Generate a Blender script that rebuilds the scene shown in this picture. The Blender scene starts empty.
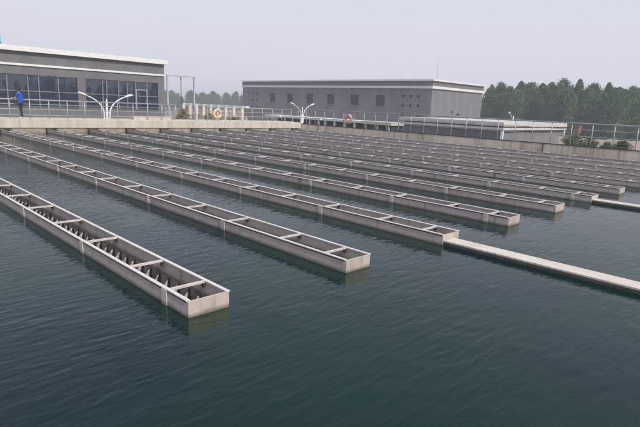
import bpy, bmesh, math, random
from mathutils import Vector, Matrix, Euler
R = math.radians
random.seed(7)
scene = bpy.context.scene
col = scene.collection

# ---------------------------------------------------------------- camera
CAM = Vector((4.477, -2.549, 2.029))
yaw, pitch, roll = R(-45.242), R(-11.911), R(2.471)
F = Vector((math.sin(yaw) * math.cos(pitch), math.cos(yaw) * math.cos(pitch), math.sin(pitch)))
Rt = Vector((math.cos(yaw), -math.sin(yaw), 0))
Up = Rt.cross(F)
R2 = Rt * math.cos(roll) + Up * math.sin(roll)
U2 = Up * math.cos(roll) - Rt * math.sin(roll)
cd = bpy.data.cameras.new('camera')
cam = bpy.data.objects.new('camera', cd); col.objects.link(cam)
cam.matrix_world = Matrix(((R2.x, U2.x, -F.x, CAM.x), (R2.y, U2.y, -F.y, CAM.y), (R2.z, U2.z, -F.z, CAM.z), (0, 0, 0, 1)))
cd.sensor_width = 36; cd.lens = 28.667; cd.clip_end = 4000; cd.clip_start = 0.05
scene.camera = cam

# ---------------------------------------------------------------- sky, sun, exposure
SUN = Vector((0.72, -0.09, 0.72)).normalized()
elev = math.asin(SUN.z); azim = math.atan2(SUN.x, SUN.y)
w = bpy.data.worlds.new('World'); scene.world = w; w.use_nodes = True
nt = w.node_tree; nt.nodes.clear()
sky = nt.nodes.new('ShaderNodeTexSky'); sky.sky_type = 'NISHITA'; sky.sun_disc = False
sky.sun_elevation = elev; sky.sun_rotation = azim
sky.air_density = 1.0; sky.dust_density = 1.2; sky.ozone_density = 1.0; sky.altitude = 0
# summer haze veil over the blue: an even layer of air, so thicker towards the horizon all round, 1 - exp(-tau / sin(elevation))
tcw = nt.nodes.new('ShaderNodeTexCoord'); spw = nt.nodes.new('ShaderNodeSeparateXYZ'); nt.links.new(tcw.outputs['Generated'], spw.inputs[0])
def mth(op, a, b=None):
    n = nt.nodes.new('ShaderNodeMath'); n.operation = op
    for k_, v_ in ((0, a), (1, b)):
        if v_ is None: continue
        if isinstance(v_, (int, float)): n.inputs[k_].default_value = v_
        else: nt.links.new(v_, n.inputs[k_])
    return n.outputs[0]
veil = mth('SUBTRACT', 1.0, mth('EXPONENT', mth('DIVIDE', -0.47, mth('MAXIMUM', spw.outputs[2], 0.02))))
hz = nt.nodes.new('ShaderNodeMix'); hz.data_type = 'RGBA'
hz.inputs[7].default_value = (3.42, 3.40, 3.80, 1)
nt.links.new(veil, hz.inputs[0])
nt.links.new(sky.outputs[0], hz.inputs[6])
bg = nt.nodes.new('ShaderNodeBackground'); bg.inputs[1].default_value = 0.15
wo = nt.nodes.new('ShaderNodeOutputWorld')
nt.links.new(hz.outputs[2], bg.inputs[0]); nt.links.new(bg.outputs[0], wo.inputs[0])
sl = bpy.data.lights.new('sun', 'SUN'); sl.energy = 2.45; sl.angle = R(2.0); sl.color = (1.0, 0.93, 0.84)
so = bpy.data.objects.new('sun', sl); col.objects.link(so)
so.rotation_euler = (-SUN).to_track_quat('-Z', 'Y').to_euler(); so.location = SUN * 60
vs = scene.view_settings
vs.view_transform = 'Standard'; vs.look = 'None'; vs.gamma = 1; vs.use_curve_mapping = False; vs.exposure = 0.50
scene.render.engine = 'CYCLES'
cy = scene.cycles
cy.use_denoising = True; cy.max_bounces = 8; cy.transparent_max_bounces = 8; cy.volume_bounces = 1
cy.caustics_reflective = False; cy.caustics_refractive = False

# ---------------------------------------------------------------- helpers
def tag(o, label=None, cat=None, group=None, kind=None):
    for k, v in (('label', label), ('category', cat), ('group', group), ('kind', kind)):
        if v: o[k] = v
    return o

def empty(name, loc=(0, 0, 0), rz=0):
    o = bpy.data.objects.new(name, None); col.objects.link(o)
    o.location = loc; o.rotation_euler[2] = rz; o.empty_display_size = 0.2
    return o

class MB:
    def __init__(s): s.v = []; s.f = []
    def box(s, x0, x1, y0, y1, z0, z1):
        n = len(s.v)
        s.v += [(x, y, z) for z in (z0, z1) for y in (y0, y1) for x in (x0, x1)]
        s.f += [tuple(n + i for i in q) for q in ((0, 2, 3, 1), (4, 5, 7, 6), (0, 1, 5, 4), (2, 6, 7, 3), (0, 4, 6, 2), (1, 3, 7, 5))]
        return s
    def quad(s, a, b, c, d):
        n = len(s.v); s.v += [tuple(a), tuple(b), tuple(c), tuple(d)]; s.f.append((n, n + 1, n + 2, n + 3)); return s
    def tube(s, pts, rad, n=8, cap=True, flat=1.0):
        pts = [Vector(p) for p in pts]
        rr = rad if isinstance(rad, (list, tuple)) else [rad] * len(pts)
        base = len(s.v); up = None
        for i, p in enumerate(pts):
            t = (pts[min(i + 1, len(pts) - 1)] - pts[max(i - 1, 0)]).normalized()
            if up is None:
                up = Vector((0, 0, 1)) if abs(t.z) < 0.9 else Vector((1, 0, 0))
            a = t.cross(up).normalized(); b = a.cross(t).normalized(); up = b
            for k in range(n):
                an = 2 * math.pi * k / n
                s.v.append(tuple(p + (a * math.cos(an) + b * math.sin(an) * flat) * rr[i]))
        for i in range(len(pts) - 1):
            for k in range(n):
                q = base + i * n
                s.f.append((q + k, q + (k + 1) % n, q + n + (k + 1) % n, q + n + k))
        if cap:
            s.f.append(tuple(base + k for k in reversed(range(n))))
            q = base + (len(pts) - 1) * n
            s.f.append(tuple(q + k for k in range(n)))
        return s
    def mesh(s, name, mat, smooth=False):
        m = bpy.data.meshes.new(name); m.from_pydata(s.v, [], s.f); m.update()
        if mat: m.materials.append(mat)
        if smooth: m.polygons.foreach_set('use_smooth', [True] * len(m.polygons))
        return m
    def build(s, name, mat, parent=None, loc=(0, 0, 0), smooth=False):
        return put(name, s.mesh(name, mat, smooth), parent, loc)

def put(name, mesh, parent=None, loc=(0, 0, 0), rz=0):
    o = bpy.data.objects.new(name, mesh); col.objects.link(o)
    o.location = loc; o.rotation_euler[2] = rz
    if parent: o.parent = parent
    return o

def copy_tree(o, parent=None):
    c = o.copy(); col.objects.link(c); c.parent = parent
    for ch in list(o.children): copy_tree(ch, c)
    return c

def wall_sheet(u0, u1, z0, z1, holes, depth, fn):
    """front face with rectangular openings and their reveals; fn(u, d, z) -> xyz, d is depth into the wall"""
    us = sorted({u0, u1} | {h[0] for h in holes} | {h[1] for h in holes})
    zs = sorted({z0, z1} | {h[2] for h in holes} | {h[3] for h in holes})
    m = MB()
    for i in range(len(us) - 1):
        for j in range(len(zs) - 1):
            cu, cz = (us[i] + us[i + 1]) / 2, (zs[j] + zs[j + 1]) / 2
            if any(h[0] < cu < h[1] and h[2] < cz < h[3] for h in holes): continue
            m.quad(fn(us[i], 0, zs[j]), fn(us[i + 1], 0, zs[j]), fn(us[i + 1], 0, zs[j + 1]), fn(us[i], 0, zs[j + 1]))
    for (a, b, c, d) in holes:
        m.quad(fn(a, 0, c), fn(b, 0, c), fn(b, depth, c), fn(a, depth, c))
        m.quad(fn(a, 0, d), fn(b, 0, d), fn(b, depth, d), fn(a, depth, d))
        m.quad(fn(a, 0, c), fn(a, 0, d), fn(a, depth, d), fn(a, depth, c))
        m.quad(fn(b, 0, c), fn(b, 0, d), fn(b, depth, d), fn(b, depth, c))
    return m

# ---------------------------------------------------------------- materials
def new_mat(name):
    m = bpy.data.materials.new(name); m.use_nodes = True
    n = m.node_tree.nodes; b = n['Principled BSDF']
    return m, m.node_tree, b

def mixed(name, c1, c2, scale=3.0, rough=0.8, bump=0.15, stretch=(1, 1, 1), detail=6, c3=None, fac=(0.35, 0.7), bscale=40, metallic=0.0, per_obj=0.0):
    m, t, b = new_mat(name)
    N, Lk = t.nodes, t.links
    tc = N.new('ShaderNodeTexCoord'); geo = N.new('ShaderNodeNewGeometry')
    mp = N.new('ShaderNodeMapping'); mp.inputs['Scale'].default_value = stretch
    Lk.new(geo.outputs['Position'], mp.inputs[0])
    nz = N.new('ShaderNodeTexNoise'); nz.inputs['Scale'].default_value = scale; nz.inputs['Detail'].default_value = detail
    nz.inputs['Roughness'].default_value = 0.65
    Lk.new(mp.outputs[0], nz.inputs['Vector'])
    cr = N.new('ShaderNodeValToRGB')
    cr.color_ramp.elements[0].position, cr.color_ramp.elements[1].position = fac
    cr.color_ramp.elements[0].color = (*c1, 1); cr.color_ramp.elements[1].color = (*c2, 1)
    if c3:
        e = cr.color_ramp.elements.new((fac[0] + fac[1]) / 2); e.color = (*c3, 1)
    Lk.new(nz.outputs['Fac'], cr.inputs[0])
    out = cr.outputs[0]
    if per_obj:
        oi = N.new('ShaderNodeObjectInfo'); mr = N.new('ShaderNodeMapRange')
        mr.inputs['To Min'].default_value = 1 - per_obj; mr.inputs['To Max'].default_value = 1 + per_obj
        Lk.new(oi.outputs['Random'], mr.inputs[0])
        hs = N.new('ShaderNodeHueSaturation'); Lk.new(mr.outputs[0], hs.inputs['Value']); Lk.new(out, hs.inputs['Color']); out = hs.outputs[0]
    Lk.new(out, b.inputs['Base Color'])
    b.inputs['Roughness'].default_value = rough; b.inputs['Metallic'].default_value = metallic
    if bump:
        n2 = N.new('ShaderNodeTexNoise'); n2.inputs['Scale'].default_value = bscale; n2.inputs['Detail'].default_value = 4
        Lk.new(geo.outputs['Position'], n2.inputs['Vector'])
        bp = N.new('ShaderNodeBump'); bp.inputs['Strength'].default_value = bump; bp.inputs['Distance'].default_value = 0.02
        Lk.new(n2.outputs['Fac'], bp.inputs['Height']); Lk.new(bp.outputs[0], b.inputs['Normal'])
    return m

def trough_mat(name, base, stain, algae, rough=0.6, deep=True):
    """painted launder wall: blotches, vertical run-off streaks and a tide mark of algae at the water line"""
    m, t, b = new_mat(name); N, Lk = t.nodes, t.links
    geo = N.new('ShaderNodeNewGeometry')
    def noise(scale, stretch, detail=5):
        mp = N.new('ShaderNodeMapping'); mp.inputs['Scale'].default_value = stretch
        Lk.new(geo.outputs['Position'], mp.inputs[0])
        n = N.new('ShaderNodeTexNoise'); n.inputs['Scale'].default_value = scale; n.inputs['Detail'].default_value = detail
        n.inputs['Roughness'].default_value = 0.65
        Lk.new(mp.outputs[0], n.inputs['Vector']); return n.outputs['Fac']
    def ramp(fac, p0, p1, a=(0, 0, 0), c=(1, 1, 1)):
        r = N.new('ShaderNodeValToRGB'); r.color_ramp.elements[0].position = p0; r.color_ramp.elements[1].position = p1
        r.color_ramp.elements[0].color = (*a, 1); r.color_ramp.elements[1].color = (*c, 1)
        Lk.new(fac, r.inputs[0]); return r.outputs[0]
    def mix(f, a, c):
        x = N.new('ShaderNodeMix'); x.data_type = 'RGBA'
        Lk.new(f, x.inputs[0])
        for s_, v in ((6, a), (7, c)):
            if isinstance(v, tuple): x.inputs[s_].default_value = (*v, 1)
            else: Lk.new(v, x.inputs[s_])
        return x.outputs[2]
    lighter = tuple(min(1, c * 1.18) for c in base)
    c0 = mix(ramp(noise(2.2, (1, 1, 1)), 0.35, 0.7), base, lighter)
    streak = ramp(noise(9, (1, 1, 0.06)), 0.52, 0.76)
    c1 = mix(streak, c0, stain)
    blot = ramp(noise(26, (1, 1, 0.5)), 0.62, 0.72)
    c2 = mix(blot, c1, tuple(c * 0.62 for c in base))
    drip = ramp(noise(3.1, (1, 1, 0.03)), 0.60, 0.70)
    c2 = mix(drip, c2, (0.20, 0.155, 0.115))
    sep = N.new('ShaderNodeSeparateXYZ'); Lk.new(geo.outputs['Position'], sep.inputs[0])
    wob = N.new('ShaderNodeMath'); wob.operation = 'MULTIPLY_ADD'; Lk.new(noise(5, (1, 1, 1)), wob.inputs[0]); wob.inputs[1].default_value = 0.06
    Lk.new(sep.outputs[2], wob.inputs[2])
    def band(z0, z1):
        r_ = N.new('ShaderNodeMapRange'); r_.inputs['From Min'].default_value = z0; r_.inputs['From Max'].default_value = z1
        Lk.new(wob.outputs[0], r_.inputs[0]); return r_.outputs[0]
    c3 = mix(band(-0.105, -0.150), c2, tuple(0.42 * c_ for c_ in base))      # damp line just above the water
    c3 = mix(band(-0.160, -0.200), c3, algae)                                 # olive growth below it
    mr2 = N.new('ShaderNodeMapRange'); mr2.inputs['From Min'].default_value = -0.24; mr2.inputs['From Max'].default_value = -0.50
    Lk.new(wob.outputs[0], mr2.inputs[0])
    if deep: c3 = mix(mr2.outputs[0], c3, (0.016, 0.030, 0.022))  # painted depth fade: wall colour darkens downward as murky water swallows light
    Lk.new(c3, b.inputs['Base Color']); b.inputs['Roughness'].default_value = rough
    bp = N.new('ShaderNodeBump'); bp.inputs['Strength'].default_value = 0.2; bp.inputs['Distance'].default_value = 0.01
    Lk.new(noise(25, (1, 1, 1)), bp.inputs['Height']); Lk.new(bp.outputs[0], b.inputs['Normal'])
    return m

def glass_mat(name, c=(0.018, 0.024, 0.04), rough=0.04, ior=1.4):
    m, t, b = new_mat(name)
    b.inputs['Base Color'].default_value = (*c, 1); b.inputs['Roughness'].default_value = rough
    b.inputs['IOR'].default_value = ior
    N, Lk = t.nodes, t.links
    oi = N.new('ShaderNodeObjectInfo'); geo = N.new('ShaderNodeNewGeometry')
    nz = N.new('ShaderNodeTexNoise'); nz.inputs['Scale'].default_value = 0.7; Lk.new(geo.outputs['Position'], nz.inputs['Vector'])
    bp = N.new('ShaderNodeBump'); bp.inputs['Strength'].default_value = 0.12; bp.inputs['Distance'].default_value = 0.05
    Lk.new(nz.outputs['Fac'], bp.inputs['Height']); Lk.new(bp.outputs[0], b.inputs['Normal'])
    return m

def water_mat(name, body, deep, clear, waves, rough=0.03):
    m = bpy.data.materials.new(name); m.use_nodes = True
    t = m.node_tree; N, Lk = t.nodes, t.links; N.clear()
    out = N.new('ShaderNodeOutputMaterial'); geo = N.new('ShaderNodeNewGeometry')
    h = None
    for (rot, sx, sy, scale, amp, dist) in waves:
        mp = N.new('ShaderNodeMapping'); mp.inputs['Rotation'].default_value = (0, 0, R(rot)); mp.inputs['Scale'].default_value = (sx, sy, 1)
        Lk.new(geo.outputs['Position'], mp.inputs[0])
        nz = N.new('ShaderNodeTexNoise'); nz.inputs['Scale'].default_value = scale; nz.inputs['Detail'].default_value = 1.5
        nz.inputs['Roughness'].default_value = 0.4; nz.inputs['Distortion'].default_value = dist
        Lk.new(mp.outputs[0], nz.inputs['Vector'])
        mu = N.new('ShaderNodeMath'); mu.operation = 'MULTIPLY'; mu.inputs[1].default_value = amp; Lk.new(nz.outputs['Fac'], mu.inputs[0])
        if h is None: h = mu.outputs[0]
        else:
            ad = N.new('ShaderNodeMath'); ad.operation = 'ADD'; Lk.new(h, ad.inputs[0]); Lk.new(mu.outputs[0], ad.inputs[1]); h = ad.outputs[0]
    # gusts: ripples are stronger in some patches than in others
    g = N.new('ShaderNodeTexNoise'); g.inputs['Scale'].default_value = 0.45; g.inputs['Detail'].default_value = 2
    Lk.new(geo.outputs['Position'], g.inputs['Vector'])
    gm = N.new('ShaderNodeMapRange'); gm.inputs['From Min'].default_value = 0.3; gm.inputs['From Max'].default_value = 0.7
    gm.inputs['To Min'].default_value = 0.40; gm.inputs['To Max'].default_value = 1.25
    Lk.new(g.outputs['Fac'], gm.inputs[0])
    hm = N.new('ShaderNodeMath'); hm.operation = 'MULTIPLY'; Lk.new(h, hm.inputs[0]); Lk.new(gm.outputs[0], hm.inputs[1])
    bp = N.new('ShaderNodeBump'); bp.inputs['Strength'].default_value = 1.0; bp.inputs['Distance'].default_value = 1.0
    Lk.new(hm.outputs[0], bp.inputs['Height'])
    # slow change of tint from greener to bluer water
    n3 = N.new('ShaderNodeTexNoise'); n3.inputs['Scale'].default_value = 0.30; n3.inputs['Detail'].default_value = 2
    Lk.new(geo.outputs['Position'], n3.inputs['Vector'])
    cr = N.new('ShaderNodeValToRGB'); cr.color_ramp.elements[0].position = 0.35; cr.color_ramp.elements[1].position = 0.65
    cr.color_ramp.elements[0].color = (*body, 1); cr.color_ramp.elements[1].color = (*deep, 1); Lk.new(n3.outputs['Fac'], cr.inputs[0])
    di = N.new('ShaderNodeBsdfDiffuse'); Lk.new(cr.outputs[0], di.inputs[0])
    tr = N.new('ShaderNodeBsdfTransparent'); tr.inputs[0].default_value = (0.70, 0.72, 0.40, 1)
    mx = N.new('ShaderNodeMixShader'); mx.inputs[0].default_value = clear
    Lk.new(di.outputs[0], mx.inputs[1]); Lk.new(tr.outputs[0], mx.inputs[2])
    gl = N.new('ShaderNodeBsdfGlossy'); gl.inputs['Roughness'].default_value = rough; Lk.new(bp.outputs[0], gl.inputs['Normal'])
    fr = N.new('ShaderNodeFresnel'); fr.inputs[0].default_value = 1.33; Lk.new(bp.outputs[0], fr.inputs['Normal'])
    m2 = N.new('ShaderNodeMixShader'); Lk.new(fr.outputs[0], m2.inputs[0]); Lk.new(mx.outputs[0], m2.inputs[1]); Lk.new(gl.outputs[0], m2.inputs[2])
    Lk.new(m2.outputs[0], out.inputs[0])
    return m

def leaf_mat(name, c1, c2):
    m, t, b = new_mat(name); N, Lk = t.nodes, t.links
    geo = N.new('ShaderNodeNewGeometry'); oi = N.new('ShaderNodeObjectInfo')
    nz = N.new('ShaderNodeTexNoise'); nz.inputs['Scale'].default_value = 0.9; nz.inputs['Detail'].default_value = 3
    Lk.new(geo.outputs['Position'], nz.inputs['Vector'])
    cr = N.new('ShaderNodeValToRGB'); cr.color_ramp.elements[0].position = 0.35; cr.color_ramp.elements[1].position = 0.68
    cr.color_ramp.elements[0].color = (*c1, 1); cr.color_ramp.elements[1].color = (*c2, 1); Lk.new(nz.outputs['Fac'], cr.inputs[0])
    mr = N.new('ShaderNodeMapRange'); mr.inputs['To Min'].default_value = 0.7; mr.inputs['To Max'].default_value = 1.35
    Lk.new(oi.outputs['Random'], mr.inputs[0])
    hs = N.new('ShaderNodeHueSaturation'); Lk.new(mr.outputs[0], hs.inputs['Value']); Lk.new(cr.outputs[0], hs.inputs['Color'])
    Lk.new(hs.outputs[0], b.inputs['Base Color']); b.inputs['Roughness'].default_value = 0.7
    b.inputs['Specular IOR Level'].default_value = 0.2
    return m

M = {}
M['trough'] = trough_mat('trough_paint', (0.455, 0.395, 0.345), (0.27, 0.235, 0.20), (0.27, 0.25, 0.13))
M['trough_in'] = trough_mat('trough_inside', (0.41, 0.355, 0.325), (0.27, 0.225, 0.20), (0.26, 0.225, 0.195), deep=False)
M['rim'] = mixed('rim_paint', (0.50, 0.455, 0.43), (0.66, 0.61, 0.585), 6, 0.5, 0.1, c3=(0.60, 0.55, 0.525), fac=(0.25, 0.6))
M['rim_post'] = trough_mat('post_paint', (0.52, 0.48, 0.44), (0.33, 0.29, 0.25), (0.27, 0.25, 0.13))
M['bar'] = mixed('bar_paint', (0.48, 0.43, 0.40), (0.62, 0.565, 0.53), 6, 0.55, 0.1)
M['rust'] = mixed('dark_rusty_steel', (0.030, 0.022, 0.020), (0.075, 0.05, 0.04), 14, 0.8, 0.2)
M['rubber'] = mixed('black_rubber', (0.02, 0.019, 0.018), (0.05, 0.042, 0.038), 10, 0.7, 0.1)
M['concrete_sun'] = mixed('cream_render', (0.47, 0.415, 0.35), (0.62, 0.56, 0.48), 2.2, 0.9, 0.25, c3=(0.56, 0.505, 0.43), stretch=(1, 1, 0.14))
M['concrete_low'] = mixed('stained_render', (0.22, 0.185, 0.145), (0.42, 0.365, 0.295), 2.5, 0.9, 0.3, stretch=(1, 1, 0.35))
M['concrete_wall'] = mixed('weathered_wall_concrete', (0.40, 0.330, 0.26), (0.70, 0.61, 0.50), 2.2, 0.92, 0.35, c3=(0.64, 0.555, 0.45), stretch=(1, 1, 0.10), per_obj=0.10)
M['deck'] = mixed('deck_concrete', (0.33, 0.29, 0.24), (0.46, 0.41, 0.35), 2, 0.9, 0.2)
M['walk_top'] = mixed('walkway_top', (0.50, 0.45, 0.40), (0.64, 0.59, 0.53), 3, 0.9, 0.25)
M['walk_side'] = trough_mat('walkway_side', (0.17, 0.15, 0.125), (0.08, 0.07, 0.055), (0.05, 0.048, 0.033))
M['steel'] = mixed('galvanised_steel', (0.34, 0.33, 0.32), (0.50, 0.49, 0.48), 9, 0.45, 0.0, metallic=0.25)
M['gantry'] = mixed('grey_blue_painted_steel', (0.34, 0.36, 0.40), (0.46, 0.48, 0.52), 6, 0.5, 0.0)
M['white'] = mixed('white_paint', (0.66, 0.65, 0.64), (0.78, 0.77, 0.76), 3, 0.6, 0.05)
M['cornice_white'] = mixed('cream_white_paint', (0.60, 0.55, 0.48), (0.76, 0.70, 0.62), 2, 0.7, 0.05)
M['roof'] = mixed('weathered_white_roof', (0.46, 0.44, 0.42), (0.62, 0.60, 0.58), 1.5, 0.8, 0.1)
M['lampwhite'] = mixed('lamp_white_enamel', (0.74, 0.73, 0.74), (0.82, 0.81, 0.82), 3, 0.35, 0.0)
M['facade'] = mixed('grey_facade_tiles', (0.122, 0.120, 0.128), (0.170, 0.167, 0.175), 1.1, 0.7, 0.1, bscale=9, stretch=(1, 1, 0.25))
M['facade2'] = mixed('grey_blue_facade', (0.150, 0.150, 0.162), (0.212, 0.207, 0.215), 0.7, 0.75, 0.15, bscale=7, stretch=(1, 1, 0.3))
M['fascia'] = mixed('brown_grey_fascia', (0.14, 0.125, 0.125), (0.17, 0.155, 0.155), 0.8, 0.75, 0.05)
M['frame'] = mixed('window_frame_grey', (0.16, 0.165, 0.18), (0.22, 0.225, 0.24), 4, 0.5, 0.0)
M['frame_dark'] = mixed('dark_window_frame', (0.035, 0.035, 0.04), (0.06, 0.06, 0.065), 4, 0.5, 0.0)
M['glass'] = glass_mat('dark_window_glass', (0.010, 0.020, 0.045), 0.03, 1.95)
M['glass2'] = glass_mat('dim_window_glass', (0.012, 0.014, 0.018), 0.25)
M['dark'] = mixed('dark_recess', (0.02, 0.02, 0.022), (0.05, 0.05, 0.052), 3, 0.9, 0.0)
M['lowwall'] = mixed('low_grey_wall', (0.16, 0.16, 0.17), (0.21, 0.21, 0.215), 1.2, 0.85, 0.1)
M['cream'] = mixed('cream_pink_wall', (0.52, 0.45, 0.39), (0.70, 0.62, 0.55), 1.5, 0.9, 0.25)
M['orange'] = mixed('orange_foam', (0.55, 0.17, 0.08), (0.66, 0.24, 0.12), 8, 0.6, 0.0)
M['yellow'] = mixed('amber_foam', (0.60, 0.38, 0.16), (0.70, 0.48, 0.24), 8, 0.6, 0.0)
M['blue_panel'] = mixed('blue_panel', (0.05, 0.33, 0.55), (0.08, 0.45, 0.66), 2, 0.5, 0.0)
M['ground'] = mixed('dry_ground', (0.12, 0.11, 0.075), (0.24, 0.21, 0.155), 0.08, 0.95, 0.3, c3=(0.15, 0.15, 0.08))
M['tankfloor'] = mixed('tank_floor', (0.004, 0.020, 0.016), (0.008, 0.030, 0.026), 1, 0.9, 0.0)
M['bark'] = mixed('bark', (0.06, 0.045, 0.035), (0.13, 0.10, 0.075), 6, 0.9, 0.3, stretch=(1, 1, 0.2))
M['leaf'] = leaf_mat('conifer_foliage', (0.040, 0.090, 0.038), (0.115, 0.200, 0.085))
M['leaf2'] = leaf_mat('shrub_foliage', (0.085, 0.105, 0.055), (0.20, 0.225, 0.13))
M['jet'] = mixed('falling_water', (0.20, 0.20, 0.20), (0.58, 0.58, 0.58), 25, 0.15, 0.0)
WAVES = [(3, 1.0, 0.27, 9.5, 0.0102, 0.4), (-13, 1.0, 0.34, 15.0, 0.0047, 0.5), (22, 1.0, 0.36, 6.2, 0.0034, 0.3), (60, 1.0, 0.6, 21.0, 0.0011, 0.5)]
M['water'] = water_mat('tank_water', (0.002, 0.040, 0.031), (0.004, 0.026, 0.036), 0.5, WAVES)
M['water_in'] = water_mat('trough_water', (0.03, 0.035, 0.03), (0.05, 0.052, 0.045), 0.15, [(90, 1, 0.4, 9, 0.03, 1.0), (20, 1, 1, 14, 0.012, 0.5)], 0.1)

# ---------------------------------------------------------------- setting
S, W, L = 2.4, 0.504, 28.56          # trough spacing, width, length
NT = 12
WATER, YW, GROUND = -0.19, 27.48, -4.2
m = MB().quad((-900, -700, GROUND), (700, -700, GROUND), (700, 1000, GROUND), (-900, 1000, GROUND))
tag(m.build('ground', M['ground']), kind='structure')
m = MB()
X1, Y0 = 40.0, -22.0
m.quad((0, Y0, WATER), (X1, Y0, WATER), (X1, YW, WATER), (0, YW, WATER))
edges = [Y0]
for k in range(NT): edges += [k * S, k * S + W]
edges.append(YW)
for i in range(0, len(edges), 2):
    m.quad((-L, edges[i], WATER), (0, edges[i], WATER), (0, edges[i + 1], WATER), (-L, edges[i + 1], WATER))
tag(m.build('water', M['water']), kind='structure')
tag(MB().box(-L, X1, Y0, YW, -1.9, -1.7).build('tank_floor', M['tankfloor']), kind='structure')

# ---------------------------------------------------------------- tank walls with their walkways
t = empty('tank_wall', (-L - 1.5, 10, GROUND))
tag(t, 'sunlit cream concrete tank wall that all the troughs run into', 'wall')
def under(t, o):
    o.location = Vector(o.location) - t.location; o.parent = t; return o
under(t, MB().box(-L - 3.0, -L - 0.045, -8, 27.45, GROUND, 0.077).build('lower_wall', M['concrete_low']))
y = -8.0; i = 0
while y < 27.4:
    y2 = min(y + 4.6, 27.45)
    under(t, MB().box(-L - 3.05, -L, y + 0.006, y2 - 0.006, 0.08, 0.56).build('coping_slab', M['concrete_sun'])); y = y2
t = empty('tank_wall', (5, YW + 0.6, GROUND))
tag(t, 'weathered brown concrete tank wall under the long railing beside the farthest trough', 'wall')
x = -L + 0.002; i = 0
while x < 40:
    x2 = x + 3.55
    under(t, MB().box(x + 0.008, x2 - 0.008, YW, YW + 0.30, GROUND, 0.43).build('wall_panel', M['concrete_wall'])); x = x2
under(t, MB().box(-L + 0.002, x, YW + 0.30, YW + 1.25, 0.15, 0.40).build('walkway_slab', M['deck']))
under(t, MB().box(-L + 0.002, x, YW - 0.012, YW + 0.07, 0.433, 0.485).build('edge_angle', M['rust']))
under(t, MB().tube([(-7.72, YW - 0.05, 0.44), (-7.72, YW - 0.05, -0.2)], 0.035).build('drain_pipe', M['rust']))

# ---------------------------------------------------------------- railings
def railing(name, label, p0, p1, base, heights, step, rads, group=None, mat='steel', first=0.0):
    p0, p1 = Vector(p0), Vector(p1); d = p1 - p0; n = d.length; u = d / n
    t = empty(name, (p0.x, p0.y, base)); tag(t, label, 'railing', group)
    post = MB().tube([(0, 0, 0), (0, 0, heights[0])], rads[1], 8).mesh('post', M[mat], True)
    foot = MB().box(-0.06, 0.06, -0.06, 0.06, 0, 0.012).mesh('base_plate', M[mat])
    s = first
    while s <= n + 0.01:
        po = put('post', post, t, u * s); put('base_plate', foot, po); s += step
    for i, h in enumerate(heights):
        a = Vector((0, 0, h)); b = u * n + a
        MB().tube([a, b], rads[0] if i == 0 else rads[2], 8).build('handrail' if i == 0 else 'rail', M[mat], t, smooth=True)
    return t
railing('railing', 'long steel railing running along the weathered brown wall', (-L - 1.2, YW + 0.16, 0), (34, YW + 0.16, 0), 0.43, [1.26, 0.92, 0.56], 1.09, (0.034, 0.026, 0.018), first=0.55)
railing('railing', 'steel railing beside the person in blue', (-L - 1.25, -6, 0), (-L - 1.25, 16.3, 0), 0.56, [1.10, 0.84, 0.55, 0.20], 1.06, (0.036, 0.026, 0.018))
railing('railing', 'short steel railing past the hoist frame holding the amber lifebuoy', (-L - 1.25, 18.9, 0), (-L - 1.25, 27.4, 0), 0.56, [1.04, 0.70, 0.36], 1.06, (0.032, 0.024, 0.018))

# ---------------------------------------------------------------- troughs
PANEL = 2.84
def panel_mesh(x0, x1):
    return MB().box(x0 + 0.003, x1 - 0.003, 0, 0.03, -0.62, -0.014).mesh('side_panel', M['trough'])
def inpanel_mesh(x0, x1):
    return MB().box(x0 + 0.003, x1 - 0.003, W - 0.03, W, -0.62, -0.014).mesh('side_panel', M['trough_in'])
xs = [0.0]
while xs[-1] > -L + 0.1: xs.append(max(-L, xs[-1] - PANEL))
nearm = [panel_mesh(xs[i + 1], xs[i]) for i in range(len(xs) - 1)]
farm = []
for i in range(len(xs) - 1):
    me = inpanel_mesh(xs[i + 1], xs[i]); me.materials.append(M['trough'])
    for pl in me.polygons:
        if pl.normal.y > 0.5: pl.material_index = 1
    farm.append(me)
bar_m = MB().box(-0.017, 0.017, 0.037, W - 0.037, -0.026, -0.001).mesh('cross_bar', M['bar'])
brk_m = MB().box(-0.022, 0.022, W - 0.06, W - 0.031, -0.08, -0.036).mesh('bracket', M['rust'])
brk2_m = MB().box(-0.022, 0.022, 0.031, 0.06, -0.08, -0.036).mesh('bracket', M['rust'])
post_m = MB().box(-0.05, 0.05, -0.018, -0.002, -0.60, -0.016).mesh('support_post', M['rim_post'])
rimn_m = MB().box(-L, 0.012, -0.010, 0.036, -0.012, 0.0).mesh('rim', M['rim'])
rimf_m = MB().box(-L, 0.035, W - 0.036, W + 0.010, -0.012, 0.0).mesh('rim', M['rim'])
rim_shadow_m = MB().box(-L + 0.17, -0.004, -0.006, -0.0005, -0.030, -0.0135).mesh('rim_shadow_strip', M['rust'])  # dark strip standing in for the shadow line beneath the near rim
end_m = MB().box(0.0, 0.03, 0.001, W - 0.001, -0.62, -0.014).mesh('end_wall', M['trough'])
floor_m = MB().box(-L, -0.001, 0.031, W - 0.031, -0.61, -0.58).mesh('floor', M['trough_in'])
wat_m = MB().quad((-L, 0.03, -0.43), (0, 0.03, -0.43), (0, W - 0.03, -0.43), (-L, W - 0.03, -0.43)).mesh('trough_water', M['water_in'])
c = MB(); c.box(-L + 0.002, -L + 0.16, -0.05, -0.014, -0.3, 0.035); c.box(-L + 0.002, -L + 0.16, W + 0.014, W + 0.05, -0.3, 0.035); c.box(-L + 0.002, -L + 0.16, -0.05, W + 0.05, 0.036, 0.06)
collar_m = c.mesh('collar', M['rubber'])
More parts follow.
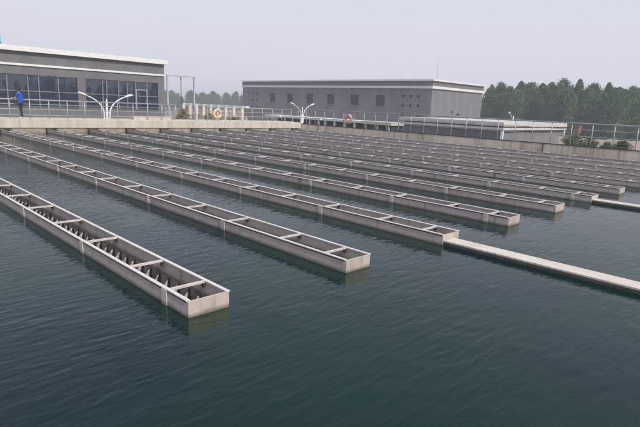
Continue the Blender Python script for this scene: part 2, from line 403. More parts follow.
def jet(k):
    rnd = random.Random(k); m_ = MB()
    for st in range(4):
        reach = rnd.uniform(0.05, 0.13); dx = rnd.uniform(-0.030, 0.022); pts = []; rr = []
        for i in range(7):
            q = i / 6
            pts.append((dx * q + rnd.uniform(-0.002, 0.002), W - 0.035 - reach * q, -0.240 - 0.21 * q ** 1.5)); rr.append((0.006 + 0.009 * q) * rnd.uniform(0.75, 1.25))
        m_.tube(pts, rr, 5)
    return m_.mesh('water_jet', M['jet'], True)
jets = [jet(k) for k in range(6)]
dark_strip_m = MB().box(0.012, 0.062, W - 0.036, W - 0.031, -0.42, -0.205).mesh('dark_strip', M['rubber'])  # narrow dark upright strip on the far inner wall, right of each jet
ORD = ['farthest', 'second', 'third', 'fourth', 'fifth', 'sixth', 'seventh', 'eighth', 'ninth', 'tenth', 'eleventh', 'twelfth']
jit = [0.0, 0.02, -0.04, -0.03, -0.01, 0.0, 0.02, 0, 0, 0, 0, 0]
for k in range(NT):
    t = empty('water_trough', (0, k * S, 0))
    n = NT - k
    lab = {1: 'long grey trough running right beside the weathered railed wall'}.get(n, '%s long grey trough counting from the weathered railed wall' % ORD[n - 1])
    if k == 0: lab = 'grey trough with a row of small water jets spouting inside it'
    if k in (2, 5): lab += ', meeting a pale walkway'
    tag(t, lab, 'trough', 'troughs across the settling tank')
    for a in nearm: put('side_panel', a, t)
    for a in farm: put('side_panel', a, t)
    put('rim', rimn_m, t); put('rim', rimf_m, t); put('end_wall', end_m, t); put('floor', floor_m, t)
    put('rim_shadow_strip', rim_shadow_m, t)
    put('trough_water', wat_m, t); put('collar', collar_m, t)
    bx = [-0.42] + [-1.42 * j for j in range(1, 20)]
    for x in bx:
        b = put('cross_bar', bar_m, t, (x, 0, 0)); put('bracket', brk_m, b); put('bracket', brk2_m, b)
    for x in ([-0.46] if k in (0, 3, 5) else []) + [-2.86 * j - 0.06 for j in range(1, 10)]:
        put('support_post', post_m, t, (x, 0, 0))
    if k < 2:
        x = -0.30; j = 0; rnd = random.Random(k + 5)
        while x > -L + 0.3:
            put('water_jet', jets[rnd.randrange(6)], t, (x, 0, rnd.uniform(-0.025, 0.012)))
            put('dark_strip', dark_strip_m, t, (x, 0, 0)); x -= 0.245 + rnd.uniform(-0.012, 0.012)

# ---------------------------------------------------------------- walkway beams across the open water
def walkway(y0, y1, x0, ztop, label):
    t = empty('walkway_beam', (x0, y0, WATER)); tag(t, label, 'walkway', None)
    x = x0
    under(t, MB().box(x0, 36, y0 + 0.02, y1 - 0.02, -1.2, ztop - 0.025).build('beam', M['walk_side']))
    while x < 36:
        x2 = min(36, x + 3.2)
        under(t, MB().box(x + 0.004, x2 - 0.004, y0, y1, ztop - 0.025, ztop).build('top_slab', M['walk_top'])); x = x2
walkway(4.82, 5.15, 0.035, -0.105, 'narrow pale concrete walkway joined to the tenth trough from the railed wall')
walkway(12.02, 12.35, 0.035, -0.105, 'narrow pale concrete walkway joined to the seventh trough from the railed wall')

# ---------------------------------------------------------------- left hall with long windows
XB = -45.0
t = empty('office_hall', (XB, 10, GROUND)); tag(t, 'grey hall with long dark windows and white cornice behind the person', 'building')
fx = lambda u, d, z: (XB - d, u, z)
holes = [(-3.2, 3.9, 0.88, 3.57), (4.6, 14.89, 0.88, 3.57), (15.6, 22.7, 0.88, 3.57)]
under(t, wall_sheet(-4, 23.38, GROUND, 5.44, holes, 0.22, fx).build('wall', M['facade']))
b = MB(); b.quad((XB, 23.38, GROUND), (XB - 14, 23.38, GROUND), (XB - 14, 23.38, 5.44), (XB, 23.38, 5.44)); b.quad((XB - 14, -4, GROUND), (XB - 14, 23.38, GROUND), (XB - 14, 23.38, 5.44), (XB - 14, -4, 5.44)); b.quad((XB, -4, GROUND), (XB - 14, -4, GROUND), (XB - 14, -4, 5.44), (XB, -4, 5.44))
under(t, b.build('side_wall', M['facade']))
under(t, MB().box(XB - 14.3, XB + 0.32, -4.3, 23.68, 5.443, 5.86).build('cornice', M['white']))
under(t, MB().box(XB + 0.003, XB + 0.10, -4, 23.45, 4.29, 4.46).build('white_band', M['white']))
for (y0, y1, mull) in ((4.6, 14.89, [6.2, 7.7, 9.27, 10.85, 11.69, 13.29]), (15.6, 22.7, [17.17, 17.55, 18.68, 19.53, 20.37, 21.56]), (-3.2, 3.9, [-1.5, 0.1, 1.6])):
    wn = empty('window', (XB, (y0 + y1) / 2, 0.88)); wn.parent = t; wn.location = wn.location - t.location
    org = Vector((XB, (y0 + y1) / 2, 0.88))
    def sub(mb, nm, mt):
        o = mb.build(nm, M[mt]); o.location = -org; o.parent = wn; return o
    ed = [y0] + mull + [y1]
    for a, c_ in zip(ed[:-1], ed[1:]):
        tilt = random.uniform(-0.012, 0.012)
        for (z0, z1) in ((0.88, 2.19), (2.25, 3.57)):
            mb = MB(); x_ = XB - 0.16
            mb.quad((x_ + tilt, a + 0.02, z0 + 0.02), (x_ - tilt, c_ - 0.02, z0 + 0.02), (x_ - tilt + 0.004, c_ - 0.02, z1 - 0.02), (x_ + tilt + 0.004, a + 0.02, z1 - 0.02))
            sub(mb, 'pane', 'glass')
    for yy in mull: sub(MB().box(XB - 0.19, XB - 0.07, yy - 0.045, yy + 0.045, 0.88, 3.57), 'mullion', 'frame')
    sub(MB().box(XB - 0.185, XB - 0.075, y0, y1, 2.18, 2.255), 'transom', 'frame')
    sub(MB().box(XB - 0.185, XB + 0.05, y0 + 0.01, y1 - 0.01, 0.883, 0.94), 'sill', 'frame')
d = empty('door', (XB, 20.97, 0.88)); d.parent = t; d.location = d.location - t.location
for (a, c_, z0, z1) in ((20.37, 20.46, 0.945, 2.86), (21.47, 21.56, 0.945, 2.86), (20.46, 21.47, 2.78, 2.86)):
    o = MB().box(XB - 0.10, XB - 0.03, a, c_, z0, z1).build('frame', M['steel']); o.location = -Vector((XB, 20.97, 0.88)); o.parent = d
o = MB().box(XB - 0.03, XB + 0.02, 21.36, 21.40, 1.5, 1.9).build('handle', M['steel']); o.location = -Vector((XB, 20.97, 0.88)); o.parent = d
t = empty('roof_sign', (XB - 1.5, 8.2, 5.86)); tag(t, 'light blue panel standing on the roof edge of the grey hall', 'sign')
under(t, MB().box(XB - 1.56, XB - 1.50, 6.9, 9.42, 6.10, 6.62).build('panel', M['blue_panel']))
under(t, MB().box(XB - 1.60, XB - 1.47, 6.85, 9.44, 6.03, 6.10).build('bottom_rail', M['dark']))
for yy in (7.1, 9.2): under(t, MB().box(XB - 1.56, XB - 1.51, yy - 0.03, yy + 0.03, 5.862, 6.03).build('leg', M['dark']))

# ---------------------------------------------------------------- far pump house
YB, XA, XE, DB = 75.0, -102.95, -47.3, 17.5
t = empty('pump_house', (-75, YB, GROUND)); tag(t, 'long grey block of six small windows with white cornice lines', 'building')
fy = lambda u, d, z: (u, YB + d, z)
wins = [(-92.2, -90.3), (-86.0, -84.0), (-79.5, -77.4), (-73.1, -71.0), (-66.5, -64.3), (-59.9, -57.7)]
holes = [(a, b_, 2.5, 4.55) for a, b_ in wins]
vents = [(x - 0.28, x + 0.28, z - 0.25, z + 0.25) for x in (-100.2, -98.65, -97.1, -53.4, -51.7, -50.1) for z in (4.4, 2.75, 1.1)]
under(t, wall_sheet(XA, XE, GROUND, 7.08, holes + vents, 0.3, fy).build('wall', M['facade2']))
fx2 = lambda u, d, z: (XE - d, u, z)
vents2 = [(81.6, 82.3, 1.8, 2.1), (83.6, 84.6, 1.35, 1.72), (80.4, 81.0, 0.9, 1.15)]
under(t, wall_sheet(YB, YB + DB, GROUND, 7.08, vents2, 0.3, fx2).build('wall', M['facade2']))
b = MB(); b.quad((XA, YB, GROUND), (XA, YB + DB, GROUND), (XA, YB + DB, 7.08), (XA, YB, 7.08)); b.quad((XA, YB + DB, GROUND), (XE, YB + DB, GROUND), (XE, YB + DB, 7.08), (XA, YB + DB, 7.08))
under(t, b.build('back_wall', M['facade2']))
under(t, MB().box(XA - 0.12, XE + 0.12, YB - 0.12, YB + DB + 0.12, 6.24, 7.085).build('fascia', M['fascia']))
under(t, MB().box(XA - 0.42, XE + 0.42, YB - 0.42, YB + DB + 0.42, 7.088, 7.38).build('cornice', M['white']))
under(t, MB().box(XA - 0.26, XE + 0.26, YB - 0.26, YB + DB + 0.26, 5.80, 6.236).build('white_band', M['white']))
for (a, b_) in wins:
    wn = MB(); xm = (a + b_) / 2
    for (x0, x1, z0, z1) in ((a, a + 0.1, 2.5, 4.55), (b_ - 0.1, b_, 2.5, 4.55), (xm - 0.05, xm + 0.05, 2.6, 4.45), (a + 0.1, b_ - 0.1, 4.45, 4.55), (a + 0.1, b_ - 0.1, 2.5, 2.6), (a + 0.1, b_ - 0.1, 3.85, 3.93)):
        wn.box(x0, x1, YB + 0.12, YB + 0.2, z0, z1)
    wo_ = under(t, wn.build('window', M['frame_dark']))
    MB().quad((a, YB + 0.18, 2.5), (b_, YB + 0.18, 2.5), (b_, YB + 0.18, 4.55), (a, YB + 0.18, 4.55)).build('pane', M['glass2'], wo_)
    MB().box(a - 0.1, b_ + 0.1, YB - 0.1, YB + 0.11, 2.38, 2.497).build('sill', M['facade2'], wo_)
for (a, b_, z0, z1) in vents:
    under(t, MB().quad((a, YB + 0.2, z0), (b_, YB + 0.2, z0), (b_, YB + 0.2, z1), (a, YB + 0.2, z1)).build('vent', M['dark']))
for (a, b_, z0, z1) in vents2:
    under(t, MB().quad((XE - 0.2, a, z0), (XE - 0.2, b_, z0), (XE - 0.2, b_, z1), (XE - 0.2, a, z1)).build('vent', M['dark']))
under(t, MB().tube([(-48.6, 78, 7.38), (-48.6, 78, 11.2)], [0.05, 0.025]).build('lightning_rod', M['steel']))

# ---------------------------------------------------------------- low flat-roofed building past the railing
t = empty('low_building', (-19, 42, GROUND)); tag(t, 'low flat-roofed grey building with double white roof edge behind the railing', 'building')
XC, YC = -14.55, 36.0
under(t, MB().box(-24.0, XC, YC, 48.3, GROUND, 0.77).build('wall', M['lowwall']))
under(t, MB().box(-24.3, XC + 0.25, YC - 0.25, 48.6, 0.773, 0.95).build('ledge', M['roof']))
under(t, MB().box(-23.9, XC + 0.02, YC + 0.02, 48.3, 0.953, 1.06).build('recess', M['fascia']))
under(t, MB().box(-24.3, XC + 0.25, YC - 0.25, 48.6, 1.063, 1.38).build('roof_slab', M['roof']))
for (x, y) in ((XC + 0.12, YC - 0.12), (XC + 0.12, 48.4)):
    under(t, MB().box(x - 0.09, x + 0.09, y - 0.09, y + 0.09, GROUND, 0.77).build('column', M['white']))

# long canopy with a white edge, and a small shed, both beyond the railed wall
t = empty('long_canopy', (-46, 46, GROUND)); tag(t, 'long low canopy with thin white edge and posts before the grey block', 'canopy')
for (a, b_) in ((-57.2, -53.6), (-53.2, -45.2), (-44.9, -37.6)):
    under(t, MB().box(a, b_, 46, 49, 0.16, 0.42).build('roof_slab', M['white']))
    x = a + 0.4
    while x < b_:
        under(t, MB().box(x - 0.12, x + 0.12, 46.2, 46.44, GROUND, 0.157).build('post', M['white'])); x += 1.75
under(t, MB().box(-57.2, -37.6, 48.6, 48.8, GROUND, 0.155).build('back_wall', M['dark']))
t = empty('tool_shed', (-30.5, 40, GROUND)); tag(t, 'small dark shed with pale flat roof just past the orange lifebuoy', 'shed')
under(t, MB().box(-32.5, -28.6, 40, 42.5, 0.34, 0.64).build('roof_slab', M['walk_top']))
under(t, MB().box(-32.3, -28.8, 40.3, 42.3, GROUND, 0.337).build('wall', M['dark']))
for x in (-32.1, -30.5, -29.0): under(t, MB().box(x - 0.07, x + 0.07, 40.12, 40.26, GROUND, 0.337).build('post', M['white']))

# white colonnade between hall and pump house
t = empty('colonnade', (-70, 45, GROUND)); tag(t, 'white colonnade with a flat top beam seen beside the hoist frame', 'colonnade')
under(t, MB().box(-80, -60.6, 45.0, 45.7, 1.15, 1.50).build('top_beam', M['white']))
for x in (-78.9, -76.7, -74.5, -72.3, -70.1, -67.9, -65.7, -63.5, -61.3):
    under(t, MB().box(x - 0.2, x + 0.2, 44.55, 44.98, GROUND, 1.30).build('column', M['cornice_white']))
    under(t, MB().box(x - 0.26, x + 0.26, 44.49, 44.995, 1.303, 1.42).build('capital', M['cornice_white']))
under(t, MB().box(-80, -60.6, 45.1, 45.3, -1.9, -0.2).build('parapet', M['cream']))

# terrace with shrubs right of the low building
tag(MB().box(-11.5, 20, YW + 1.35, 34.2, GROUND, 0.05).build('terrace', M['cream']), kind='structure')
t = empty('garden_wall', (0, 33.8, 0.05)); tag(t, 'low cream garden wall behind the green shrubs', 'wall')
for i in range(8):
    x = -9.2 + i * 3.0
    under(t, MB().box(x, x + 2.97, 33.5, 33.8, 0.05, 0.66 + 0.05 * ((i * 7) % 3)).build('wall_panel', M['cream']))

M['brick'] = mixed('red_brown_brick', (0.20, 0.11, 0.075), (0.34, 0.20, 0.14), 6, 0.9, 0.3)
t = empty('brick_pillar', (-9.63, 38, GROUND)); tag(t, 'red-brown brick pillar between the low building and the wood', 'pillar')
MB().box(-0.19, 0.19, -0.19, 0.19, 0, 5.5).build('shaft', M['brick'], t); MB().box(-0.22, 0.22, -0.22, 0.22, 5.503, 5.58).build('cap', M['brick'], t)

# ---------------------------------------------------------------- lamps
def lamp(x, y, label, rz=0.0, arms=(1, -1), half=2.06):
    t = empty('street_lamp', (x, y, GROUND), rz); tag(t, label, 'street lamp', 'white street lamps around the tank')
    H = 2.03 - GROUND
    MB().tube([(0, 0, 0), (0, 0, 0.5), (0, 0, 0.55), (0, 0, H - 0.5), (0, 0, H - 0.18)], [0.16, 0.16, 0.11, 0.075, 0.02], 12).build('pole', M['lampwhite'], t, smooth=True)
    MB().box(-0.22, 0.22, -0.22, 0.22, 0, 0.04).build('base_plate', M['lampwhite'], t)
    for s in arms:
        P = [(0, s * 0.09, H - 2.4), (0, s * 0.20, H - 2.1), (0, s * 0.21, H - 1.5), (0, s * 0.24, H - 1.05), (0, s * 0.42, H - 0.66), (0, s * 0.75, H - 0.33), (0, s * 1.15, H - 0.10), (0, s * 1.5, H + 0.05)]
        MB().tube(P, [0.06, 0.06, 0.06, 0.055, 0.05, 0.048, 0.045, 0.04], 8).build('arm', M['lampwhite'], t, smooth=True)
        MB().tube([(0, s * 1.36, H - 0.01), (0, s * 1.52, H + 0.055), (0, s * 1.75, H + 0.14), (0, s * 1.98, H + 0.20), (0, s * half, H + 0.21)], [0.05, 0.115, 0.15, 0.12, 0.04], 10, flat=0.62).build('lamp_head', M['lampwhite'], t, smooth=True)
    for z in (H - 1.75, H - 1.2):
        MB().box(-0.03, 0.03, -0.2, 0.2, z - 0.02, z + 0.02).build('brace', M['lampwhite'], t)
    return t
lamp(-35, 13.4, 'white twin-armed street lamp standing before the grey hall')
lamp(-44, 41.6, 'white twin-armed street lamp standing before the long grey block')
lamp(-26, 62, 'small white street lamp before the wood beyond the low building roof', R(8), (-1,))

# ---------------------------------------------------------------- hoist frame
t = empty('hoist_frame', (-L - 2.0, 17.15, 0.56)); tag(t, 'tall grey steel hoist frame with hanging chain on the tank wall', 'hoist frame')
for s in (-1.09, 1.09):
    MB().box(-0.05, 0.05, s - 0.05, s + 0.05, 1.35, 3.12).build('post', M['gantry'], t)
    for q in (-1, 1):
        MB().tube([(0, s, 1.45), (q * 0.52, s, 0.03)], 0.05, 6).build('leg', M['gantry'], t)
    MB().box(-0.62, 0.62, s - 0.05, s + 0.05, 0.0, 0.05).build('foot', M['gantry'], t)
MB().box(-0.06, 0.06, -1.2, 1.2, 3.123, 3.21).build('top_beam', M['gantry'], t)
h = MB().box(-0.05, 0.05, -0.06, 0.06, 2.92, 3.12).build('hoist', M['steel'], t)
MB().tube([(0, 0, 2.92), (0, 0, 1.35)], 0.03, 6).build('chain', M['rust'], h)
MB().tube([(0, 0, 1.35), (0, 0.06, 1.28), (0, 0.05, 1.2), (0, -0.02, 1.18), (0, -0.05, 1.23)], 0.02, 6).build('hook', M['rust'], h)
t = empty('kerb_block', (-L - 1.7, 14.6, 0.56)); tag(t, 'low cream concrete kerb on the tank wall beside the hoist frame', 'kerb')
MB().box(-0.2, 0.2, -1.4, 1.4, 0, 0.2).build('block', M['concrete_sun'], t)
MB().box(-0.22, 0.22, -1.42, 1.42, 0.203, 0.23).build('cap', M['concrete_sun'], t)

# ---------------------------------------------------------------- lifebuoys
def torus(R_, r_, n=28, k=10, a0=0, a1=2 * math.pi):
    pts = [(R_ * math.cos(a0 + (a1 - a0) * i / n), 0, R_ * math.sin(a0 + (a1 - a0) * i / n)) for i in range(n + 1)]
    return MB().tube(pts, r_, k)
def buoy(loc, rz, mat, label):
    t = empty('lifebuoy', loc, rz); tag(t, label, 'lifebuoy', 'lifebuoys hung on the railings')
    torus(0.29, 0.085).build('ring', M[mat], t, smooth=True)
    for k in range(4):
        a = math.pi / 4 + k * math.pi / 2
        torus(0.29, 0.089, 5, 10, a - 0.16, a + 0.16).build('band', M['white'], t, smooth=True)
    torus(0.385, 0.012, 28, 6).build('rope', M['white'], t, smooth=True)
buoy((-23.15, YW + 0.05, 1.12), 0, 'orange', 'orange lifebuoy hung on the long railing')
buoy((-L - 1.13, 19.75, 1.10), R(90), 'yellow', 'amber lifebuoy hung on the railing past the hoist frame')

# ---------------------------------------------------------------- person leaning on the railing
def person():
    px, py, pz = -L - 0.86, 6.17, 0.56
    t = empty('person', (px, py, pz)); tag(t, 'person in a blue shirt and dark trousers leaning on the railing', 'person')
    mats = {}
    for n, c_, r_ in (('skin', (0.50, 0.30, 0.21), 0.6), ('shirt', (0.012, 0.075, 0.42), 0.8), ('trousers', (0.012, 0.014, 0.028), 0.85), ('shoe', (0.72, 0.70, 0.68), 0.6), ('hair', (0.010, 0.008, 0.008), 0.5)):
        mats[n] = mixed('person_' + n, tuple(x * 0.85 for x in c_), tuple(x * 1.1 for x in c_), 12, r_, 0.1)
    # local frame: facing -Y (along the wall) and a little towards the railing at -X
    J = {'pel': ((0, 0, 0.93), 0.150), 'waist': ((0, -0.01, 1.08), 0.125), 'chest': ((-0.01, -0.05, 1.28), 0.155), 'coll': ((-0.02, -0.08, 1.42), 0.10),
         'neck': ((-0.02, -0.10, 1.49), 0.052), 'head': ((-0.03, -0.13, 1.60), 0.088), 'crown': ((-0.03, -0.13, 1.66), 0.078)}
    E_ = [('pel', 'waist'), ('waist', 'chest'), ('chest', 'coll'), ('coll', 'neck'), ('neck', 'head'), ('head', 'crown')]
    for sd, sx in (('r', 1), ('l', -1)):
        J.update({'hip' + sd: ((sx * 0.085, 0, 0.86), 0.098), 'knee' + sd: ((sx * 0.09, -0.03 + 0.04 * sx, 0.48), 0.062), 'ank' + sd: ((sx * 0.09, 0.03 + 0.05 * sx, 0.09), 0.042),
                  'toe' + sd: ((sx * 0.10, -0.13 + 0.05 * sx, 0.035), 0.036),
                  'sho' + sd: ((sx * 0.17 - 0.02, -0.07, 1.38), 0.066), 'elb' + sd: ((sx * 0.20 - 0.05, -0.20, 1.14), 0.045), 'wri' + sd: ((sx * 0.10 - 0.18, -0.40, 1.155), 0.030), 'palm' + sd: ((sx * 0.10 - 0.23, -0.465, 1.155), 0.034)})
        E_ += [('pel', 'hip' + sd), ('hip' + sd, 'knee' + sd), ('knee' + sd, 'ank' + sd), ('ank' + sd, 'toe' + sd), ('coll', 'sho' + sd), ('sho' + sd, 'elb' + sd), ('elb' + sd, 'wri' + sd), ('wri' + sd, 'palm' + sd)]
        base = Vector(J['palm' + sd][0])
        for f in range(5):
            if f < 4:
                o1 = base + Vector((-0.025 + 0.018 * f - 0.01, -0.055 - (0.01 if f in (1, 2) else 0), 0.004)); o2 = o1 + Vector((-0.012, -0.026, -0.030))
            else:
                o1 = base + Vector((0.032, -0.004, 0.0)); o2 = o1 + Vector((0.012, -0.03, -0.02))
            J['f%d%s' % (f, sd)] = (tuple(o1), 0.009); J['g%d%s' % (f, sd)] = (tuple(o2), 0.008)
            E_ += [('palm' + sd, 'f%d%s' % (f, sd)), ('f%d%s' % (f, sd), 'g%d%s' % (f, sd))]
    keys = list(J); idx = {k: i for i, k in enumerate(keys)}
    me = bpy.data.meshes.new('body'); me.from_pydata([J[k][0] for k in keys], [(idx[a], idx[b]) for a, b in E_], []); me.update()
    o = bpy.data.objects.new('body', me); col.objects.link(o)
    sk = o.modifiers.new('skin', 'SKIN'); sk.use_smooth_shade = True
    sv = me.skin_vertices[0].data
    for i, k in enumerate(keys):
        r_ = J[k][1]; sv[i].radius = (r_ * (1.15 if k in ('pel', 'waist', 'chest') else 1.0), r_); sv[i].use_root = (k == 'pel')
    ss = o.modifiers.new('sub', 'SUBSURF'); ss.levels = 2; ss.render_levels = 2
    dg = bpy.context.evaluated_depsgraph_get()
    m2 = bpy.data.meshes.new_from_object(o.evaluated_get(dg)); bpy.data.objects.remove(o)
    m2.name = 'body'; m2.materials.clear()
    order = ['skin', 'shirt', 'trousers', 'shoe']
    for n in order: m2.materials.append(mats[n])
    segs = [(Vector(J[a][0]), Vector(J[b][0]), a, b) for a, b in E_]
    for pl in m2.polygons:
        c_ = pl.center; best = None
        for A, B, a, b in segs:
            ab = B - A; q = max(0, min(1, (c_ - A).dot(ab) / ab.length_squared)); dd = (A + ab * q - c_).length
            if best is None or dd < best[0]: best = (dd, a, b, q)
        _, a, b, q = best; n = 'skin'
        if b in ('waist', 'chest', 'coll') or b.startswith('sho'): n = 'shirt'
        if b.startswith('elb') : n = 'shirt' if q < 0.75 else 'skin'
        if b.startswith('hip') or b.startswith('knee') or b.startswith('ank'): n = 'trousers'
        if b == 'waist' and q < 0.1 and c_.z < 0.9: n = 'trousers'
        if a.startswith('ank') or c_.z < 0.075: n = 'shoe'
        if b == 'neck' and c_.z < 1.45: n = 'shirt'
        if n == 'trousers' and c_.z > 0.88: n = 'shirt'
        pl.material_index = order.index(n); pl.use_smooth = True
    put('body', m2, t)
    # hair: a cap over crown, back and sides of the head
    bm = bmesh.new(); bmesh.ops.create_uvsphere(bm, u_segments=20, v_segments=14, radius=0.112)
    for v in list(bm.verts):
        if v.co.y < -0.045 and v.co.z < 0.035: bm.verts.remove(v)
    for v in bm.verts:
        v.co.z *= 1.12; v.co += Vector((random.uniform(-1, 1), random.uniform(-1, 1), random.uniform(-1, 1))) * 0.004
    hm = bpy.data.meshes.new('hair'); bm.to_mesh(hm); bm.free(); hm.materials.append(mats['hair'])
    put('hair', hm, t, (-0.03, -0.115, 1.635))
    MB().tube([(-0.03, -0.205, 1.645), (-0.03, -0.238, 1.595), (-0.03, -0.215, 1.585)], [0.008, 0.016, 0.010], 6).build('nose', mats['skin'], t, smooth=True)
    for s in (-1, 1):
        MB().tube([(-0.03 + s * 0.035, -0.205, 1.64), (-0.03 + s * 0.035, -0.219, 1.64)], 0.010, 6).build('eye', mats['hair'], t)
        MB().tube([(-0.03 + s * 0.085, -0.12, 1.585), (-0.03 + s * 0.104, -0.11, 1.61), (-0.03 + s * 0.095, -0.11, 1.645)], [0.008, 0.016, 0.012], 6).build('ear', mats['skin'], t, smooth=True)
    MB().tube([(-0.055, -0.210, 1.553), (-0.005, -0.210, 1.553)], 0.007, 6).build('mouth', mats['rust'] if 'rust' in mats else mats['skin'], t)
    t.rotation_euler[2] = R(-36); t.scale = (1.1, 1.1, 1.02)
person()

# ---------------------------------------------------------------- trees
def crown_mesh(name, h, wid, n, seed, leaf, mat, shape='cone', lo=0.16):
    rnd = random.Random(seed); mb = MB()
    # boughs arranged in whorls, each carrying flat sprays of leaf faces
    nb = int(n / 22)
    for i in range(nb):
        q = rnd.random() ** 0.9
        z = h * (lo + (1 - lo) * q)
        if shape == 'cone': rad = wid * (1 - q) ** 0.5 * (0.7 + 0.3 * min(1, q * 5))
        else: rad = wid * math.sqrt(max(0.02, 1 - (2 * q - 0.9) ** 2 / 1.21))
        rad *= rnd.uniform(0.5, 1.22)
        an = rnd.uniform(0, 2 * math.pi); dr = Vector((math.cos(an), math.sin(an), rnd.uniform(-0.25, 0.35)))
        for j in range(22):
            f = rnd.random() ** 0.6
            c_ = Vector((0, 0, z)) + dr * rad * f + Vector((rnd.gauss(0, 1), rnd.gauss(0, 1), rnd.gauss(0, 0.8))) * (0.03 + (0.11 if shape == 'ball' else 0.15 * (1 - q) ** 0.5) * wid)
            s_ = leaf * rnd.uniform(0.6, 1.3)
            a = Vector((rnd.gauss(0, 1), rnd.gauss(0, 1), rnd.gauss(0, 0.7))).normalized(); b_ = a.cross(Vector((rnd.gauss(0, 1), rnd.gauss(0, 1), rnd.gauss(0, 1)))).normalized()
            nn = len(mb.v)
            mb.v += [tuple(c_ - a * s_), tuple(c_ + b_ * s_ * 0.55), tuple(c_ + a * s_), tuple(c_ - b_ * s_ * 0.55)]; mb.f.append((nn, nn + 1, nn + 2, nn + 3))
    return mb.mesh(name, mat)
def trunk_mesh(h, r_, seed, limbs=7, wid=1.5):
    rnd = random.Random(seed); mb = MB()
    mb.tube([(0, 0, 0), (rnd.gauss(0, .04), rnd.gauss(0, .04), h * 0.5), (rnd.gauss(0, .06), rnd.gauss(0, .06), h * 0.97)], [r_, r_ * 0.62, r_ * 0.12], 7)
    for i in range(limbs):
        z = h * (0.2 + 0.7 * i / limbs); an = rnd.uniform(0, 6.28); ln = wid * (1 - z / h) * 1.1
        mb.tube([(0, 0, z), (math.cos(an) * ln, math.sin(an) * ln, z + ln * 0.35)], [r_ * 0.3, r_ * 0.08], 5)
    return mb.mesh('trunk', M['bark'])
protos = []
for k in range(5):
    h = 12.8; wd = (2.2, 2.6, 2.0, 2.9, 2.4)[k]
    protos.append((crown_mesh('crown', h, wd, 10000, 40 + k, 0.15, M['leaf']), trunk_mesh(h, 0.17, 70 + k, 8, wd)))
for k in range(3):
    protos.append((crown_mesh('crown', 12.8, (2.3, 2.7, 2.0)[k], 10000, 140 + k, 0.16, M['leaf'], 'ball', (0.2, 0.28, 0.16)[k]), trunk_mesh(12.8, 0.19, 170 + k, 9, 2.0)))
def tree(name, x, y, h, k, label, group, wide=1.0):
    t = empty(name, (x, y, GROUND), random.uniform(0, 6.28)); tag(t, label, 'tree', group)
    sc = h / 12.8; t.scale = (sc * wide, sc * wide, sc)
    put('crown', protos[k][0], t); put('trunk', protos[k][1], t)
    return t
LAB = 'tall dark green tree in the close-set wood beyond the low building'
tops = [(-54.7, 8.6), (-52.0, 8.8), (-50.0, 7.8), (-47.6, 8.8), (-45.1, 8.6), (-42.8, 8.6), (-40.7, 9.1), (-38.5, 9.2), (-35.3, 9.2), (-32.6, 8.7), (-30.2, 9.0), (-27.6, 7.7), (-25.4, 8.1), (-22.8, 8.6), (-20.2, 8.2), (-17.5, 8.9), (-14.9, 8.4), (-12.1, 8.8)]
for i, (x, z) in enumerate(tops):
    tree('wood_tree', x, 110 + random.uniform(-0.8, 0.8), z - GROUND + random.uniform(-0.5, 0.35), (0, 5, 2, 1, 6, 4, 3, 7)[i % 8], LAB, 'trees of the wood', random.uniform(0.85, 1.1))
for (yy, x0, dz) in ((105.5, -52.4, -1.6), (112.5, -56.2, -0.5), (115.5, -57.5, -0.4), (119, -60, -0.3)):
    x = x0; i = 0
    while x < -9:
        tree('wood_tree', x, yy + random.uniform(-1.2, 1.2), 12.6 + dz + random.uniform(-1.2, 0.5), random.randrange(8), LAB, 'trees of the wood', random.uniform(0.85, 1.15))
        x += random.uniform(1.9, 2.8)
LAB2 = 'hazy distant tree on the skyline between the hall and the long grey block'
for i in range(70):
    a = i / 69.0; x = -296 + a * 56 + random.uniform(-9, 9); y = 132 + a * 62 + random.uniform(-6, 6)
    tree('distant_tree', x, y, 9.0 + 3.2 * a + random.uniform(-2.6, 1.6), random.randrange(8), LAB2, 'distant trees on the skyline', random.uniform(1.2, 2.0))
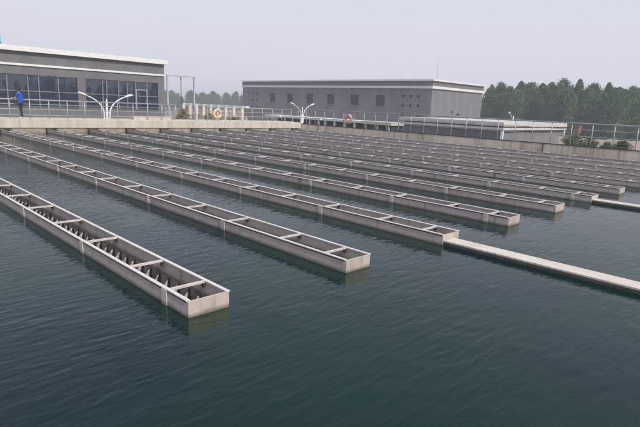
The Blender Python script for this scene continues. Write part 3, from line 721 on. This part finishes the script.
# shrubs on the terrace
sc_ = [crown_mesh('foliage', 0.9, 0.55, 1500, 90 + k, 0.06, M['leaf2'], 'ball', 0.05) for k in range(3)]
st_ = trunk_mesh(0.7, 0.03, 95, 5, 0.5); st_.name = 'stem'
for i, (x, y, s_, lb) in enumerate(((-7.35, 31, 0.95, 'round green shrub on the terrace next to the low building'), (-6.45, 31.2, 0.80, 'second green shrub from the low building on the terrace'), (-5.35, 30.9, 0.62, 'small green shrub in the middle of the terrace row'), (-4.65, 31.1, 0.74, 'loose green shrub at the outer end of the terrace row'))):
    t = empty('shrub', (x, y, 0.05), i * 1.3); tag(t, lb, 'shrub', 'shrubs on the terrace'); t.scale = (s_ * 1.25, s_ * 1.25, s_)
    put('foliage', sc_[i % 3], t); put('stem', st_, t)

M['leaf3'] = leaf_mat('dry_foliage', (0.16, 0.13, 0.055), (0.36, 0.28, 0.13))
dry = [crown_mesh('foliage', 5.2, 1.5, 2600, 110 + k, 0.13, M['leaf3'], 'ball', 0.25) for k in range(2)]
dst = trunk_mesh(4.6, 0.07, 115, 6, 1.2); dst.name = 'stem'
for i, (x, y, s_, lb) in enumerate(((-58.5, 33.2, 0.95, 'yellowing bush seen through the legs of the hoist frame'), (-55.5, 35.5, 0.9, 'yellowing bush behind the amber lifebuoy'), (-53.0, 37.5, 0.82, 'low yellowing bush between the colonnade columns'))):
    t = empty('dry_bush', (x, y, GROUND), i * 2.1); tag(t, lb, 'bush', 'yellowing bushes'); t.scale = (s_, s_, s_)
    put('foliage', dry[i % 2], t); put('stem', dst, t)
for i in range(20):
    tree('wood_tree', 118 + random.uniform(-5, 5), 22 + i * 4.7, 10.5 + random.uniform(-1.8, 1.2), random.randrange(8), 'tree on the opposite side of the tank, mirrored in the hall windows', 'trees opposite the hall', random.uniform(1.2, 1.6))

# ---------------------------------------------------------------- haze
hm = bpy.data.materials.new('summer_haze'); hm.use_nodes = True
hn = hm.node_tree; hn.nodes.clear()
ho = hn.nodes.new('ShaderNodeOutputMaterial'); pv = hn.nodes.new('ShaderNodeVolumePrincipled')
pv.inputs['Color'].default_value = (0.86, 0.88, 0.95, 1); pv.inputs['Density'].default_value = 0.0015; pv.inputs['Anisotropy'].default_value = 0.2
hn.links.new(pv.outputs[0], ho.inputs['Volume'])
tag(MB().box(-910, 710, -710, 1010, GROUND - 1.0, 14).build('haze', hm), kind='stuff')
